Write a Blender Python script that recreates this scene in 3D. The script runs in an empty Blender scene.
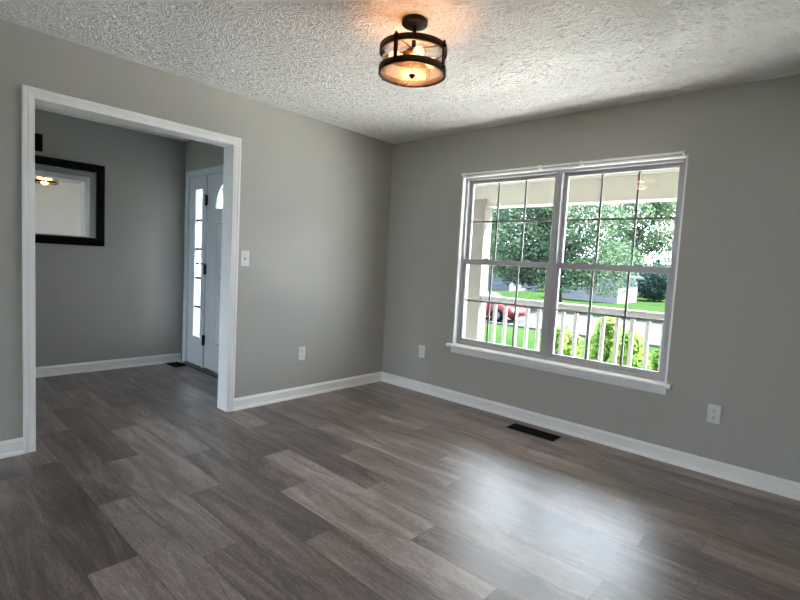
import bpy, math, random
import numpy as np
from mathutils import Vector, Matrix
random.seed(7)
rng = np.random.default_rng(11)
S = bpy.context.scene
COL = S.collection
PI = math.pi

# ------------------------------------------------------------------ camera
cam = bpy.data.cameras.new('camera')
cam.sensor_fit = 'HORIZONTAL'; cam.sensor_width = 36.0
cam.lens = 483.9 * 36.0 / 800.0
cam.clip_start = 0.02; cam.clip_end = 400
camo = bpy.data.objects.new('camera', cam); COL.objects.link(camo)
_r = Vector((0.7362276, 0.67460733, 0.05360845)); _u = Vector((-0.09079339, 0.01996464, 0.99566961)); _f = Vector((-0.67061575, 0.73790674, -0.0759484))
camo.matrix_world = Matrix(((_r.x, _u.x, -_f.x, 3.4865), (_r.y, _u.y, -_f.y, -3.6093), (_r.z, _u.z, -_f.z, 1.241), (0, 0, 0, 1)))
S.camera = camo
# ------------------------------------------------------------------ world, sun, daylight, exposure
W = bpy.data.worlds.new('sky'); S.world = W; W.use_nodes = True
_bg = W.node_tree.nodes['Background']; _bg.inputs[0].default_value = (0.74, 0.87, 1.0, 1); _bg.inputs[1].default_value = 5.5
sun = bpy.data.lights.new('sun', 'SUN'); sun.energy = 32.0; sun.angle = math.radians(2); sun.color = (1.0, 0.96, 0.88)
suno = bpy.data.objects.new('sun', sun); COL.objects.link(suno); suno.location = (8, 6, 12)
suno.rotation_euler = Vector((-0.50, -0.58, -0.9)).to_track_quat('-Z', 'Y').to_euler()
S.view_settings.view_transform = 'Standard'; S.view_settings.look = 'None'
S.view_settings.exposure = 1.7; S.view_settings.gamma = 1.0
try: S.view_settings.use_curve_mapping = False
except Exception: pass
try:
    S.cycles.use_denoising = True; S.cycles.max_bounces = 12; S.cycles.diffuse_bounces = 6
    S.cycles.transparent_max_bounces = 24; S.cycles.caustics_reflective = False; S.cycles.caustics_refractive = False
    S.cycles.sample_clamp_indirect = 6
except Exception: pass

# ------------------------------------------------------------------ materials
def srgb(r, g, b):
    f = lambda c: (c / 255 / 12.92) if c / 255 <= 0.04045 else ((c / 255 + 0.055) / 1.055) ** 2.4
    return (f(r), f(g), f(b), 1)
class NT:
    def __init__(s, name):
        s.m = bpy.data.materials.new(name); s.m.use_nodes = True; s.t = s.m.node_tree; s.N = s.t.nodes; s.L = s.t.links
        s.p = s.N['Principled BSDF']; s.out = s.N['Material Output']
    def n(s, typ, **kw):
        x = s.N.new('ShaderNode' + typ)
        for k, v in kw.items(): setattr(x, k, v)
        return x
    def link(s, a, b): s.L.new(a, b)
    def set(s, node, **kw):
        for k, v in kw.items(): node.inputs[k.replace('_', ' ')].default_value = v
        return node
def mat(name, color, rough=0.5, metal=0.0, bump=0.0, bscale=200.0, var=0.0, vscale=6.0, spec=None, coat=0.0):
    t = NT(name); p = t.p
    p.inputs['Base Color'].default_value = color; p.inputs['Roughness'].default_value = rough; p.inputs['Metallic'].default_value = metal
    if spec is not None: p.inputs['Specular IOR Level'].default_value = spec
    if coat: p.inputs['Coat Weight'].default_value = coat
    tc = t.n('TexCoord')
    if var:
        n = t.n('TexNoise'); n.inputs['Scale'].default_value = vscale; n.inputs['Detail'].default_value = 4
        t.link(tc.outputs['Object'], n.inputs['Vector'])
        mx = t.n('MixRGB'); mx.blend_type = 'MULTIPLY'; mx.inputs[1].default_value = color
        cr = t.n('ValToRGB'); a = 1 - var
        cr.color_ramp.elements[0].color = (a, a, a, 1); cr.color_ramp.elements[1].color = (1, 1, 1, 1)
        cr.color_ramp.elements[0].position = 0.3; cr.color_ramp.elements[1].position = 0.7
        t.link(n.outputs['Fac'], cr.inputs[0]); mx.inputs[0].default_value = 1
        t.link(cr.outputs[0], mx.inputs[2]); t.link(mx.outputs[0], p.inputs['Base Color'])
    if bump:
        n = t.n('TexNoise'); n.inputs['Scale'].default_value = bscale; n.inputs['Detail'].default_value = 3
        t.link(tc.outputs['Object'], n.inputs['Vector'])
        b = t.n('Bump'); b.inputs['Strength'].default_value = bump; b.inputs['Distance'].default_value = 0.002
        t.link(n.outputs['Fac'], b.inputs['Height']); t.link(b.outputs[0], p.inputs['Normal'])
    return t.m
def thin_glass(name, tint=(1, 1, 1, 1), ior=1.45, rough=0.0, frost=0.0, bump=0.0, bscale=30):
    t = NT(name); t.N.remove(t.p)
    tr = t.n('BsdfTransparent'); tr.inputs[0].default_value = tint
    gl = t.n('BsdfGlossy'); gl.inputs['Roughness'].default_value = rough
    lw = t.n('LayerWeight'); lw.inputs[0].default_value = 0.5
    pw = t.n('Math', operation='POWER'); pw.inputs[1].default_value = 5.0; t.link(lw.outputs['Facing'], pw.inputs[0])
    fr = t.n('Math', operation='MULTIPLY_ADD'); f0 = ((ior - 1) / (ior + 1)) ** 2; fr.inputs[1].default_value = 1 - f0; fr.inputs[2].default_value = f0; t.link(pw.outputs[0], fr.inputs[0])
    mx = t.n('MixShader'); t.link(fr.outputs[0], mx.inputs[0])
    a = tr
    if frost:
        tl = t.n('BsdfTranslucent'); tl.inputs[0].default_value = (0.95, 0.95, 0.95, 1)
        m2 = t.n('MixShader'); m2.inputs[0].default_value = frost; t.link(tr.outputs[0], m2.inputs[1]); t.link(tl.outputs[0], m2.inputs[2]); a = m2
    if bump:
        tc = t.n('TexCoord'); n = t.n('TexNoise'); n.inputs['Scale'].default_value = bscale; t.link(tc.outputs['Object'], n.inputs['Vector'])
        b = t.n('Bump'); b.inputs['Strength'].default_value = bump; b.inputs['Distance'].default_value = 0.004
        t.link(n.outputs['Fac'], b.inputs['Height']); t.link(b.outputs[0], gl.inputs['Normal']); t.link(b.outputs[0], lw.inputs['Normal'])
    t.link(a.outputs[0], mx.inputs[1]); t.link(gl.outputs[0], mx.inputs[2]); t.link(mx.outputs[0], t.out.inputs[0])
    return t.m
def emit_mat(name, color, strength):
    t = NT(name); t.p.inputs['Base Color'].default_value = color
    t.p.inputs['Emission Color'].default_value = color; t.p.inputs['Emission Strength'].default_value = strength
    return t.m

def ceiling_mat():
    t = NT('stomped_ceiling_plaster'); p = t.p
    p.inputs['Base Color'].default_value = (0.86, 0.86, 0.845, 1); p.inputs['Roughness'].default_value = 0.9
    tc = t.n('TexCoord'); hs = []
    for k, (sc, off) in enumerate(((8.0, 0.0), (9.5, 3.7), (7.0, 8.1))):
        mp = t.n('Mapping'); mp.inputs['Location'].default_value = (off, off * .7, 0); t.link(tc.outputs['Object'], mp.inputs[0])
        v = t.n('TexVoronoi'); v.voronoi_dimensions = '2D'; v.inputs['Scale'].default_value = sc; t.link(mp.outputs[0], v.inputs['Vector'])
        sep = t.n('SeparateColor'); t.link(v.outputs['Color'], sep.inputs[0])
        ang = t.n('Math', operation='MULTIPLY'); ang.inputs[1].default_value = 6.283; t.link(sep.outputs[0], ang.inputs[0])
        vr = t.n('VectorRotate'); vr.rotation_type = 'Z_AXIS'; t.link(mp.outputs[0], vr.inputs['Vector']); t.link(ang.outputs[0], vr.inputs['Angle'])
        m2 = t.n('Mapping'); m2.inputs['Scale'].default_value = (13, 56, 1); t.link(vr.outputs[0], m2.inputs[0])
        n = t.n('TexNoise'); n.noise_dimensions = '2D'; n.inputs['Scale'].default_value = 1.0; n.inputs['Detail'].default_value = 1.5; n.inputs['Distortion'].default_value = 0.4
        t.link(m2.outputs[0], n.inputs['Vector'])
        cr = t.n('ValToRGB'); cr.color_ramp.elements[0].position = 0.54; cr.color_ramp.elements[1].position = 0.64
        t.link(n.outputs['Fac'], cr.inputs[0]); hs.append(cr.outputs[0])
    a = t.n('Math', operation='MAXIMUM'); t.link(hs[0], a.inputs[0]); t.link(hs[1], a.inputs[1])
    b = t.n('Math', operation='MAXIMUM'); t.link(a.outputs[0], b.inputs[0]); t.link(hs[2], b.inputs[1])
    bp = t.n('Bump'); bp.inputs['Strength'].default_value = 0.7; bp.inputs['Distance'].default_value = 0.012
    t.link(b.outputs[0], bp.inputs['Height']); t.link(bp.outputs[0], p.inputs['Normal'])
    return t.m

def floor_mat():
    t = NT('grey_brown_vinyl_plank'); p = t.p
    uv = t.n('UVMap'); uv.uv_map = 'plank'
    at = t.n('Attribute'); at.attribute_name = 'tone'
    def noise(scale, sc, detail=5, dist=0.0, rough=.6):
        mp = t.n('Mapping'); mp.inputs['Scale'].default_value = scale; t.link(uv.outputs[0], mp.inputs[0])
        n = t.n('TexNoise'); n.noise_dimensions = '2D'; n.inputs['Scale'].default_value = sc; n.inputs['Detail'].default_value = detail
        n.inputs['Distortion'].default_value = dist; n.inputs['Roughness'].default_value = rough; t.link(mp.outputs[0], n.inputs['Vector'])
        return n.outputs['Fac']
    fine = noise((9, 95, 1), 1.0, 4, .6, .7)          # fine fibres
    mid = noise((1.2, 10, 1), 1.0, 7, 1.1, .68)       # streaky figure
    spk = noise((38, 130, 1), 1.0, 2, 0, .6)          # fine speckle
    big = noise((1.1, 4, 1), 1.0, 3, .6)              # cloudy patches
    crk = noise((1.7, 24, 1), 1.0, 5, 1.6, .66)          # dark checks
    def mad(a, k, c):
        m = t.n('Math', operation='MULTIPLY_ADD'); t.link(a, m.inputs[0]); m.inputs[1].default_value = k; 
        if isinstance(c, float): m.inputs[2].default_value = c
        else: t.link(c, m.inputs[2])
        return m.outputs[0]
    v = mad(fine, 0.50, -0.25); v = mad(mid, 1.05, v); v = mad(spk, 0.40, v); v = mad(big, 0.45, v)
    add = t.n('Math', operation='ADD'); t.link(v, add.inputs[0]); t.link(at.outputs['Fac'], add.inputs[1])
    sub = t.n('Math', operation='SUBTRACT'); t.link(add.outputs[0], sub.inputs[0]); sub.inputs[1].default_value = 0.94
    cr = t.n('ValToRGB'); e = cr.color_ramp.elements
    e[0].position = 0.0; e[0].color = srgb(58, 50, 47); e[1].position = 1.0; e[1].color = srgb(188, 172, 167)
    e2 = e.new(0.35); e2.color = srgb(98, 86, 82); e3 = e.new(0.65); e3.color = srgb(140, 126, 121)
    t.link(sub.outputs[0], cr.inputs[0])
    ck = t.n('ValToRGB'); ck.color_ramp.elements[0].position = 0.26; ck.color_ramp.elements[0].color = (.58, .56, .55, 1)
    ck.color_ramp.elements[1].position = 0.34; ck.color_ramp.elements[1].color = (1, 1, 1, 1); t.link(crk, ck.inputs[0])
    mx = t.n('MixRGB'); mx.blend_type = 'MULTIPLY'; mx.inputs[0].default_value = 1; t.link(cr.outputs[0], mx.inputs[1]); t.link(ck.outputs[0], mx.inputs[2])
    t.link(mx.outputs[0], p.inputs['Base Color'])
    rr = t.n('MapRange'); t.link(fine, rr.inputs[0]); rr.inputs[3].default_value = 0.26; rr.inputs[4].default_value = 0.42; t.link(rr.outputs[0], p.inputs['Roughness'])
    p.inputs['Specular IOR Level'].default_value = 0.85
    h = mad(crk, 0.8, fine)
    bp = t.n('Bump'); bp.inputs['Strength'].default_value = 0.35; bp.inputs['Distance'].default_value = 0.0015
    t.link(h, bp.inputs['Height']); t.link(bp.outputs[0], p.inputs['Normal'])
    return t.m
def leaf_mat(name, cols, trans=0.35):
    t = NT(name); p = t.p
    g = t.n('NewGeometry'); cr = t.n('ValToRGB'); e = cr.color_ramp.elements
    e[0].color = cols[0]; e[1].color = cols[-1]
    for i, c in enumerate(cols[1:-1]): x = e.new((i + 1) / (len(cols) - 1)); x.color = c
    t.link(g.outputs['Random Per Island'], cr.inputs[0]); t.link(cr.outputs[0], p.inputs['Base Color'])
    p.inputs['Roughness'].default_value = 0.7; p.inputs['Specular IOR Level'].default_value = 0.05
    tl = t.n('BsdfTranslucent'); t.link(cr.outputs[0], tl.inputs[0])
    mx = t.n('MixShader'); mx.inputs[0].default_value = trans
    t.link(p.outputs[0], mx.inputs[1]); t.link(tl.outputs[0], mx.inputs[2]); t.link(mx.outputs[0], t.out.inputs[0])
    return t.m
def grass_mat():
    t = NT('lawn_grass'); p = t.p; tc = t.n('TexCoord')
    n = t.n('TexNoise'); n.inputs['Scale'].default_value = 0.6; n.inputs['Detail'].default_value = 8; t.link(tc.outputs['Object'], n.inputs['Vector'])
    cr = t.n('ValToRGB'); cr.color_ramp.elements[0].position = .3; cr.color_ramp.elements[1].position = .7
    cr.color_ramp.elements[0].color = (0.0078, 0.0178, 0.0056, 1); cr.color_ramp.elements[1].color = (0.0130, 0.0265, 0.0085, 1)
    t.link(n.outputs['Fac'], cr.inputs[0]); t.link(cr.outputs[0], p.inputs['Base Color']); p.inputs['Roughness'].default_value = .95; p.inputs['Specular IOR Level'].default_value = 0.0
    return t.m

M = {}
M['paint'] = mat('warm_grey_wall_paint', (0.425, 0.42, 0.380, 1), 0.55, bump=0.25, bscale=260, var=0.03, vscale=1.5)
M['trim'] = mat('white_trim_paint', (0.90, 0.90, 0.89, 1), 0.32, var=0.02)
M['door'] = mat('white_door_enamel', (0.74, 0.78, 0.85, 1), 0.38, var=0.02)
M['vinyl'] = mat('grey_white_window_vinyl', (0.42, 0.42, 0.435, 1), 0.45, var=0.02)
M['grid'] = mat('shade_greyed_white_bars', (0.24, 0.25, 0.26, 1), 0.5, var=0.02)  # white bars, with their backlit shade put into the grey colour
M['ceiling'] = ceiling_mat()
M['floor'] = floor_mat()
M['glass'] = thin_glass('window_glass', ior=1.28)
M['obscure'] = thin_glass('obscured_door_glass', frost=0.35, bump=0.3)
M['drum'] = thin_glass('seeded_drum_glass', tint=(1.0, 0.97, 0.93, 1), ior=1.5, bump=0.5, bscale=60)
M['drumbase'] = thin_glass('ribbed_drum_base_glass', tint=(1.0, 0.95, 0.90, 1), ior=1.5, frost=0.11, bump=0.6, bscale=40)
M['bronze'] = mat('oil_rubbed_bronze', (0.022, 0.016, 0.013, 1), 0.42, 0.7, var=0.3, vscale=20)
M['spoke'] = mat('warm_brown_metal', (0.16, 0.10, 0.065, 1), 0.4, 0.6, var=0.2)
M['bulb'] = emit_mat('warm_bulb_glass', (1.0, 0.52, 0.20, 1), 1.4)
M['plate'] = mat('white_plastic_plate', (0.74, 0.74, 0.72, 1), 0.3, var=0.02)
M['slot'] = mat('dark_slot', (0.03, 0.03, 0.03, 1), 0.6, var=0.1)
M['screw'] = mat('pale_screw', (0.55, 0.55, 0.53, 1), 0.35, 0.5, var=0.1)
M['vent'] = mat('dark_brown_register_metal', (0.010, 0.008, 0.007, 1), 0.7, 0.0, var=0.2, spec=0.08)
M['void'] = mat('black_void', (0.004, 0.004, 0.004, 1), 0.9, var=0.1)
M['black'] = mat('black_mirror_frame', (0.005, 0.0045, 0.005, 1), 0.6, spec=0.12, var=0.2, vscale=30)
M['bead'] = mat('silvered_bead', (0.85, 0.85, 0.83, 1), 0.4, 0.0, var=0.2)
M['mirror'] = mat('mirror_silver', (0.93, 0.94, 0.93, 1), 0.01, 1.0)
M['iron'] = mat('black_hinge_metal', (0.02, 0.02, 0.022, 1), 0.45, 0.6, var=0.2)
M['sill'] = mat('dark_oak_threshold', (0.09, 0.055, 0.03, 1), 0.4, var=0.3, vscale=25)
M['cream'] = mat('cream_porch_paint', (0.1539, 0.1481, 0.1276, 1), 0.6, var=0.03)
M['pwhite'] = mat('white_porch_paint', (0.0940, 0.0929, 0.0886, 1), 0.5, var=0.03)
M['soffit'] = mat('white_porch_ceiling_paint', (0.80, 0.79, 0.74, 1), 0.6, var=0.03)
M['bounce'] = mat('white_bounce_concrete', (0.80, 0.80, 0.78, 1), 0.9, var=0.05, vscale=1)  # for the unseen pale slabs added to bounce sunlight indoors
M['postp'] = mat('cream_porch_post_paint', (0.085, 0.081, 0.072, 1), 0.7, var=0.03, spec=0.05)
M['deck'] = mat('white_painted_deck', (0.62, 0.615, 0.60, 1), 0.85, var=0.12, vscale=4)
M['street'] = mat('grey_street_concrete', (0.029, 0.030, 0.0325, 1), 0.95, var=0.1, vscale=2, spec=0.0)
M['grass'] = grass_mat()
M['bark'] = mat('grey_brown_bark', (0.022, 0.019, 0.016, 1), 0.95, bump=0.8, bscale=12, var=0.35, vscale=8, spec=0.0)
M['leafA'] = leaf_mat('green_tree_leaves', [(0.014, 0.031, 0.017, 1), (0.027, 0.054, 0.029, 1), (0.048, 0.080, 0.046, 1), (0.10, 0.13, 0.085, 1)])
M['leafB'] = leaf_mat('light_green_tree_leaves', [(0.024, 0.050, 0.024, 1), (0.046, 0.082, 0.042, 1), (0.075, 0.112, 0.060, 1), (0.12, 0.15, 0.10, 1)])
M['leafC'] = leaf_mat('blue_green_bush_leaves', [(0.011, 0.024, 0.022, 1), (0.019, 0.038, 0.034, 1), (0.032, 0.055, 0.046, 1)])
M['leafS'] = leaf_mat('bright_shrub_leaves', [(0.0607, 0.1485, 0.0243, 1), (0.1148, 0.2295, 0.0378, 1), (0.1755, 0.2835, 0.0607, 1), (0.2295, 0.3240, 0.1215, 1)], .4)
M['siding'] = mat('pale_blue_siding', (0.0644, 0.0728, 0.0952, 1), 0.9, var=0.05, spec=0.0)
M['gable'] = mat('pale_grey_siding', (0.0930, 0.0975, 0.1080, 1), 0.9, var=0.05, spec=0.0)
M['roof'] = mat('blue_grey_shingle', (0.022, 0.027, 0.034, 1), 0.95, var=0.25, vscale=3, spec=0.0)
M['roofp'] = mat('pinkish_shingle', (0.035, 0.028, 0.029, 1), 0.95, var=0.2, vscale=3, spec=0.0)
M['carred'] = mat('red_car_paint', (0.055, 0.005, 0.008, 1), 0.35, spec=0.12, var=0.03)
M['carglass'] = mat('tinted_car_glass', (0.045, 0.080, 0.088, 1), 0.1, spec=0.25, var=0.05)
M['tyre'] = mat('black_tyre', (0.004, 0.004, 0.005, 1), 0.9, var=0.2, spec=0.0)
M['hub'] = mat('silver_wheel', (0.06, 0.06, 0.065, 1), 0.6, 0.2, var=0.1, spec=0.1)
M['lamp'] = mat('headlight_plastic', (0.09, 0.09, 0.1, 1), 0.3, var=0.05, spec=0.1)
M['cab'] = mat('white_cabinet_paint', (0.78, 0.78, 0.75, 1), 0.4, var=0.02)

# ------------------------------------------------------------------ mesh helpers
class MB:
    def __init__(s): s.v = []; s.f = []; s.sm = []
    def add(s, vs, fs, smooth=False):
        b = len(s.v); s.v += [tuple(v) for v in vs]; s.f += [tuple(i + b for i in f) for f in fs]; s.sm += [smooth] * len(fs); return s
    def box(s, x0, x1, y0, y1, z0, z1):
        v = [(x0, y0, z0), (x1, y0, z0), (x1, y1, z0), (x0, y1, z0), (x0, y0, z1), (x1, y0, z1), (x1, y1, z1), (x0, y1, z1)]
        return s.add(v, [(0, 3, 2, 1), (4, 5, 6, 7), (0, 1, 5, 4), (1, 2, 6, 5), (2, 3, 7, 6), (3, 0, 4, 7)])
    def bbox(s, x0, x1, y0, y1, z0, z1, c=0.003):      # box with chamfered edges
        import itertools
        X, Y, Z = (x0, x1), (y0, y1), (z0, z1); vs = {}; L = []
        for i, j, k in itertools.product((0, 1), repeat=3):
            sx, sy, sz = (1, -1)[i], (1, -1)[j], (1, -1)[k]
            for a in range(3):
                p = [X[i] + sx * c, Y[j] + sy * c, Z[k] + sz * c]; p[a] = (X[i], Y[j], Z[k])[a]
                vs[(i, j, k, a)] = len(L); L.append(p)
        F = []
        for a in range(3):
            b, d = [(1, 2), (2, 0), (0, 1)][a]
            for e in (0, 1):
                q = []
                for (m, n) in ((0, 0), (1, 0), (1, 1), (0, 1)):
                    key = [0, 0, 0]; key[a] = e; key[b] = m; key[d] = n; q.append(vs[(*key, a)])
                F.append(q if e else q[::-1])
        for a in range(3):
            b, d = [(1, 2), (2, 0), (0, 1)][a]
            for m, n in itertools.product((0, 1), repeat=2):
                k0 = [0, 0, 0]; k0[b] = m; k0[d] = n; k1 = list(k0); k1[a] = 1
                q = [vs[(*k0, b)], vs[(*k1, b)], vs[(*k1, d)], vs[(*k0, d)]]
                F.append(q if (m + n) % 2 == 0 else q[::-1])
        for i, j, k in itertools.product((0, 1), repeat=3):
            q = [vs[(i, j, k, a)] for a in range(3)]; F.append(q if (i + j + k) % 2 else q[::-1])
        return s.add(L, F)
    def prism(s, poly, axis, a, b):                    # poly: 2-D points extruded along axis from a to b
        n = len(poly)
        def P(p, t): return {'x': (t, p[0], p[1]), 'y': (p[0], t, p[1]), 'z': (p[0], p[1], t)}[axis]
        v = [P(p, a) for p in poly] + [P(p, b) for p in poly]
        f = [tuple(range(n))[::-1], tuple(range(n, 2 * n))] + [(i, (i + 1) % n, n + (i + 1) % n, n + i) for i in range(n)]
        return s.add(v, f)
    def loft(s, rings, smooth=False, closed=True, caps=True):
        n = len(rings[0]); v = [p for r in rings for p in r]; f = []
        for k in range(len(rings) - 1):
            for i in range(n if closed else n - 1):
                j = (i + 1) % n; f.append((k * n + i, k * n + j, (k + 1) * n + j, (k + 1) * n + i))
        if caps and closed: f += [tuple(range(n))[::-1], tuple((len(rings) - 1) * n + i for i in range(n))]
        return s.add(v, f, smooth)
    def tube(s, a, b, r0, r1=None, n=12, smooth=True):
        a, b = Vector(a), Vector(b); r1 = r0 if r1 is None else r1; d = (b - a).normalized()
        u = d.orthogonal().normalized(); w = d.cross(u)
        ring = lambda c, r: [c + (u * math.cos(t) + w * math.sin(t)) * r for t in [2 * PI * i / n for i in range(n)]]
        k = len(s.f); s.loft([ring(a, r0), ring(b, r1)], smooth)
        s.sm[-1] = s.sm[-2] = False
        return s
    def path(s, pts, rs, n=8):
        rings = []; pts = [Vector(p) for p in pts]; up = None
        for i, p in enumerate(pts):
            d = (pts[min(i + 1, len(pts) - 1)] - pts[max(i - 1, 0)]).normalized()
            u = d.orthogonal().normalized() if up is None else (up - d * up.dot(d)).normalized(); up = u; w = d.cross(u)
            rings.append([p + (u * math.cos(2 * PI * k / n) + w * math.sin(2 * PI * k / n)) * rs[i] for k in range(n)])
        return s.loft(rings, True)
    def lathe(s, prof, c, n=32, smooth=True, axis='z', closed=False):
        rings = []
        for r, h in prof:
            R_ = []
            for i in range(n):
                t = 2 * PI * i / n; a, b = r * math.cos(t), r * math.sin(t)
                R_.append({'z': (c[0] + a, c[1] + b, c[2] + h), 'x': (c[0] + h, c[1] + a, c[2] + b), 'y': (c[0] + a, c[1] + h, c[2] + b)}[axis])
            rings.append(R_)
        if closed: rings.append(rings[0])
        return s.loft(rings, smooth, True, not closed)
    def build(s, name, m, parent=None, recalc=True, merge=False):
        me = bpy.data.meshes.new(name); me.from_pydata(s.v, [], s.f); me.update()
        me.polygons.foreach_set('use_smooth', s.sm)
        if recalc:
            import bmesh
            bm = bmesh.new(); bm.from_mesh(me)
            if merge: bmesh.ops.remove_doubles(bm, verts=bm.verts, dist=1e-5)
            bmesh.ops.recalc_face_normals(bm, faces=bm.faces); bm.to_mesh(me); bm.free()
        me.materials.append(m)
        o = bpy.data.objects.new(name, me); COL.objects.link(o)
        if parent is not None:
            o.parent = parent
            if parent.type == 'EMPTY' or parent.location.length or parent.parent:
                o.matrix_parent_inverse = wm(parent).inverted()
        return o
def wm(o):
    m = Matrix.LocRotScale(o.location, o.rotation_euler, o.scale)
    if o.parent: m = wm(o.parent) @ o.matrix_parent_inverse @ m
    return m
def tag(o, label, cat, group=None, kind=None):
    if label: o['label'] = label
    if cat: o['category'] = cat
    if group: o['group'] = group
    if kind: o['kind'] = kind
    return o
def struct(o): o['kind'] = 'structure'; return o
def empty(name, loc, rz=0.0):
    o = bpy.data.objects.new(name, None); COL.objects.link(o); o.location = loc; o.rotation_euler = (0, 0, rz); o.empty_display_size = .1
    return o
def copy_tree(o, parent=None):
    c = o.copy(); COL.objects.link(c)
    if parent is not None: c.parent = parent
    for ch in list(o.children): copy_tree(ch, c)
    return c
def circ(r, n, t0=0): return [(r * math.cos(t0 + 2 * PI * i / n), r * math.sin(t0 + 2 * PI * i / n)) for i in range(n)]

# ------------------------------------------------------------------ room shell
H = 2.44
XR, YB, XH, YF = 3.80, -8.0, -1.96, -1.24       # right wall, back wall, hall wall, foyer front wall
OY0, OY1, OZ = -2.958, -1.738, 2.062            # cased opening, clear size
WX0, WX1, WZ0, WZ1 = 0.887, 2.672, 0.505, 2.045 # window opening
RX0, RX1 = -0.134, 0.0
# floor: every plank is laid as its own face, with a tone and its own grain offset
P0, PW, PL = -2.896, 0.1825, 1.22
joint = {-1: 1.477, 0: 0.943, 1: 1.66, 2: 1.118, 3: 1.847, 4: 1.383, 5: 2.157, 6: 1.66, 7: 1.222, 9: 1.678, 10: 3.117, 11: 1.229, 8: .72, -2: .35, -3: 1.05}
tones = {(-1, 0): .66, (-1, -1): .30, (0, 0): .66, (0, -1): .42, (1, -1): .62, (1, 0): .46, (2, -1): .64, (2, 0): .42, (2, -2): .5, (3, -1): .34, (3, 0): .54, (3, -2): .55,
         (4, -1): .38, (4, 0): .74, (4, 1): .38, (5, -1): .72, (5, 0): .46, (5, -2): .40, (6, -1): .40, (6, 0): .60, (7, -1): .36, (7, 0): .60, (7, 1): .44,
         (8, 0): .58, (8, -1): .5, (9, -1): .46, (9, 0): .58, (9, 1): .36, (10, -1): .44, (10, 0): .60, (11, -1): .60, (11, 0): .40, (-2, 0): .44, (-2, 1): .4, (-3, 0): .4, (0, 1): .5, (1, 1): .4}
vs, fs, uvs, tn = [], [], [], []
FX0, FX1 = XH, 6.6
for r in range(-29, 17):
    y0, y1 = max(P0 + r * PW, YB), min(P0 + (r + 1) * PW, 0.0)
    if y1 - y0 < 1e-4: continue
    j = joint.get(r, random.uniform(0, PL)); k0 = math.floor((FX0 - j) / PL)
    k = k0
    while j + k * PL < FX1:
        xa, xb = max(j + k * PL, FX0), min(j + (k + 1) * PL, FX1)
        if xb - xa > 1e-4:
            g = 0.0010; b = len(vs); vs += [(xa + g, y0 + g, 0), (xb - g, y0 + g, 0), (xb - g, y1 - g, 0), (xa + g, y1 - g, 0)]; fs.append((b, b + 1, b + 2, b + 3))
            ou, ov = random.uniform(0, 40), random.uniform(0, 40)
            uvs += [(xa + ou, y0 + ov), (xb + ou, y0 + ov), (xb + ou, y1 + ov), (xa + ou, y1 + ov)]
            t_ = tones.get((r, k), random.choice((.36, .42, .46, .5, .54, .6))); tn += [.5 + (t_ - .5) * 1.0]
        k += 1
nb = len(vs); vs += [(FX0, YB, -0.0015), (FX1, YB, -0.0015), (FX1, 0, -0.0015), (FX0, 0, -0.0015), (FX0, YB, -0.1), (FX1, YB, -0.1), (FX1, 0, -0.1), (FX0, 0, -0.1)]
fs += [(nb, nb + 1, nb + 2, nb + 3), (nb + 7, nb + 6, nb + 5, nb + 4), (nb, nb + 4, nb + 5, nb + 1), (nb + 1, nb + 5, nb + 6, nb + 2), (nb + 2, nb + 6, nb + 7, nb + 3), (nb + 3, nb + 7, nb + 4, nb)]
uvs += [(0, 0)] * 24; tn += [0.05] * 6
me = bpy.data.meshes.new('floor'); me.from_pydata(vs, [], fs); me.update(); me.materials.append(M['floor'])
ul = me.uv_layers.new(name='plank'); ul.data.foreach_set('uv', np.array(uvs, dtype=np.float32).ravel())
ta = me.attributes.new('tone', 'FLOAT', 'FACE'); ta.data.foreach_set('value', np.array(tn, dtype=np.float32))
floor = bpy.data.objects.new('floor', me); COL.objects.link(floor); struct(floor)

# ceiling slab with stomped plaster: fans of short ridges pressed into the wet coat
cm = MB().box(XH - .14, 6.74, YB - .14, 0.15, H, H + .12)
rc = random.Random(5); cv, cf = [], []
STEP = .105
for ix in range(int(3.9 / STEP)):
    for iy in range(int(4.6 / STEP)):
        ccx = .01 + (ix + rc.uniform(.1, .9)) * STEP; ccy = -.01 - (iy + rc.uniform(.1, .9)) * STEP; a0 = rc.uniform(0, 2 * PI)
        for k in range(9):
            a = a0 + 2 * PI * k / 9 + rc.uniform(-.4, .4); r = rc.uniform(.012, .070); a2 = a + rc.uniform(-.45, .45)
            px, py = ccx + r * math.cos(a), ccy + r * math.sin(a)
            Ls, ws, hs_ = rc.uniform(.012, .026), rc.uniform(.0022, .0040), rc.uniform(.0012, .0032)
            dx, dy = math.cos(a2), math.sin(a2)
            if px < .035 or py > -.035 or px > 3.76: continue
            b = len(cv)
            for u, w_, z in ((-1, -1, .0005), (1, -1, .0005), (1, 1, .0005), (-1, 1, .0005), (-.7, 0, -1), (.6, 0, -1)):
                cv.append((px + dx * u * Ls - dy * w_ * ws, py + dy * u * Ls + dx * w_ * ws, H + (z * hs_ if z < 0 else z)))
            cf += [(b, b + 1, b + 5, b + 4), (b + 2, b + 3, b + 4, b + 5), (b + 1, b + 2, b + 5), (b + 3, b, b + 4)]
cm.add(cv, cf)
struct(cm.build('ceiling', M['ceiling'], recalc=False))
w = MB().box(RX0, RX1, YB, OY0 - .018, 0, H).box(RX0, RX1, OY1 + .018, 0.0, 0, H).box(RX0, RX1, OY0 - .018, OY1 + .018, OZ + .018, H)
struct(w.build('wall_left', M['paint']))
w = MB().box(RX0, WX0, 0, .15, -.1, H).box(WX1, 6.6, 0, .15, -.1, H).box(WX0, WX1, 0, .15, -.1, WZ0).box(WX0, WX1, 0, .15, WZ1, H)
struct(w.build('wall_front', M['paint']))
DX0, DX1, DZ = -1.862, -0.46, 2.055              # rough opening of the entry door unit
w = MB().box(XH, DX0, YF, YF + .15, -.1, H).box(DX1, RX0, YF, YF + .15, -.1, H).box(DX0, DX1, YF, YF + .15, DZ, H)
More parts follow.
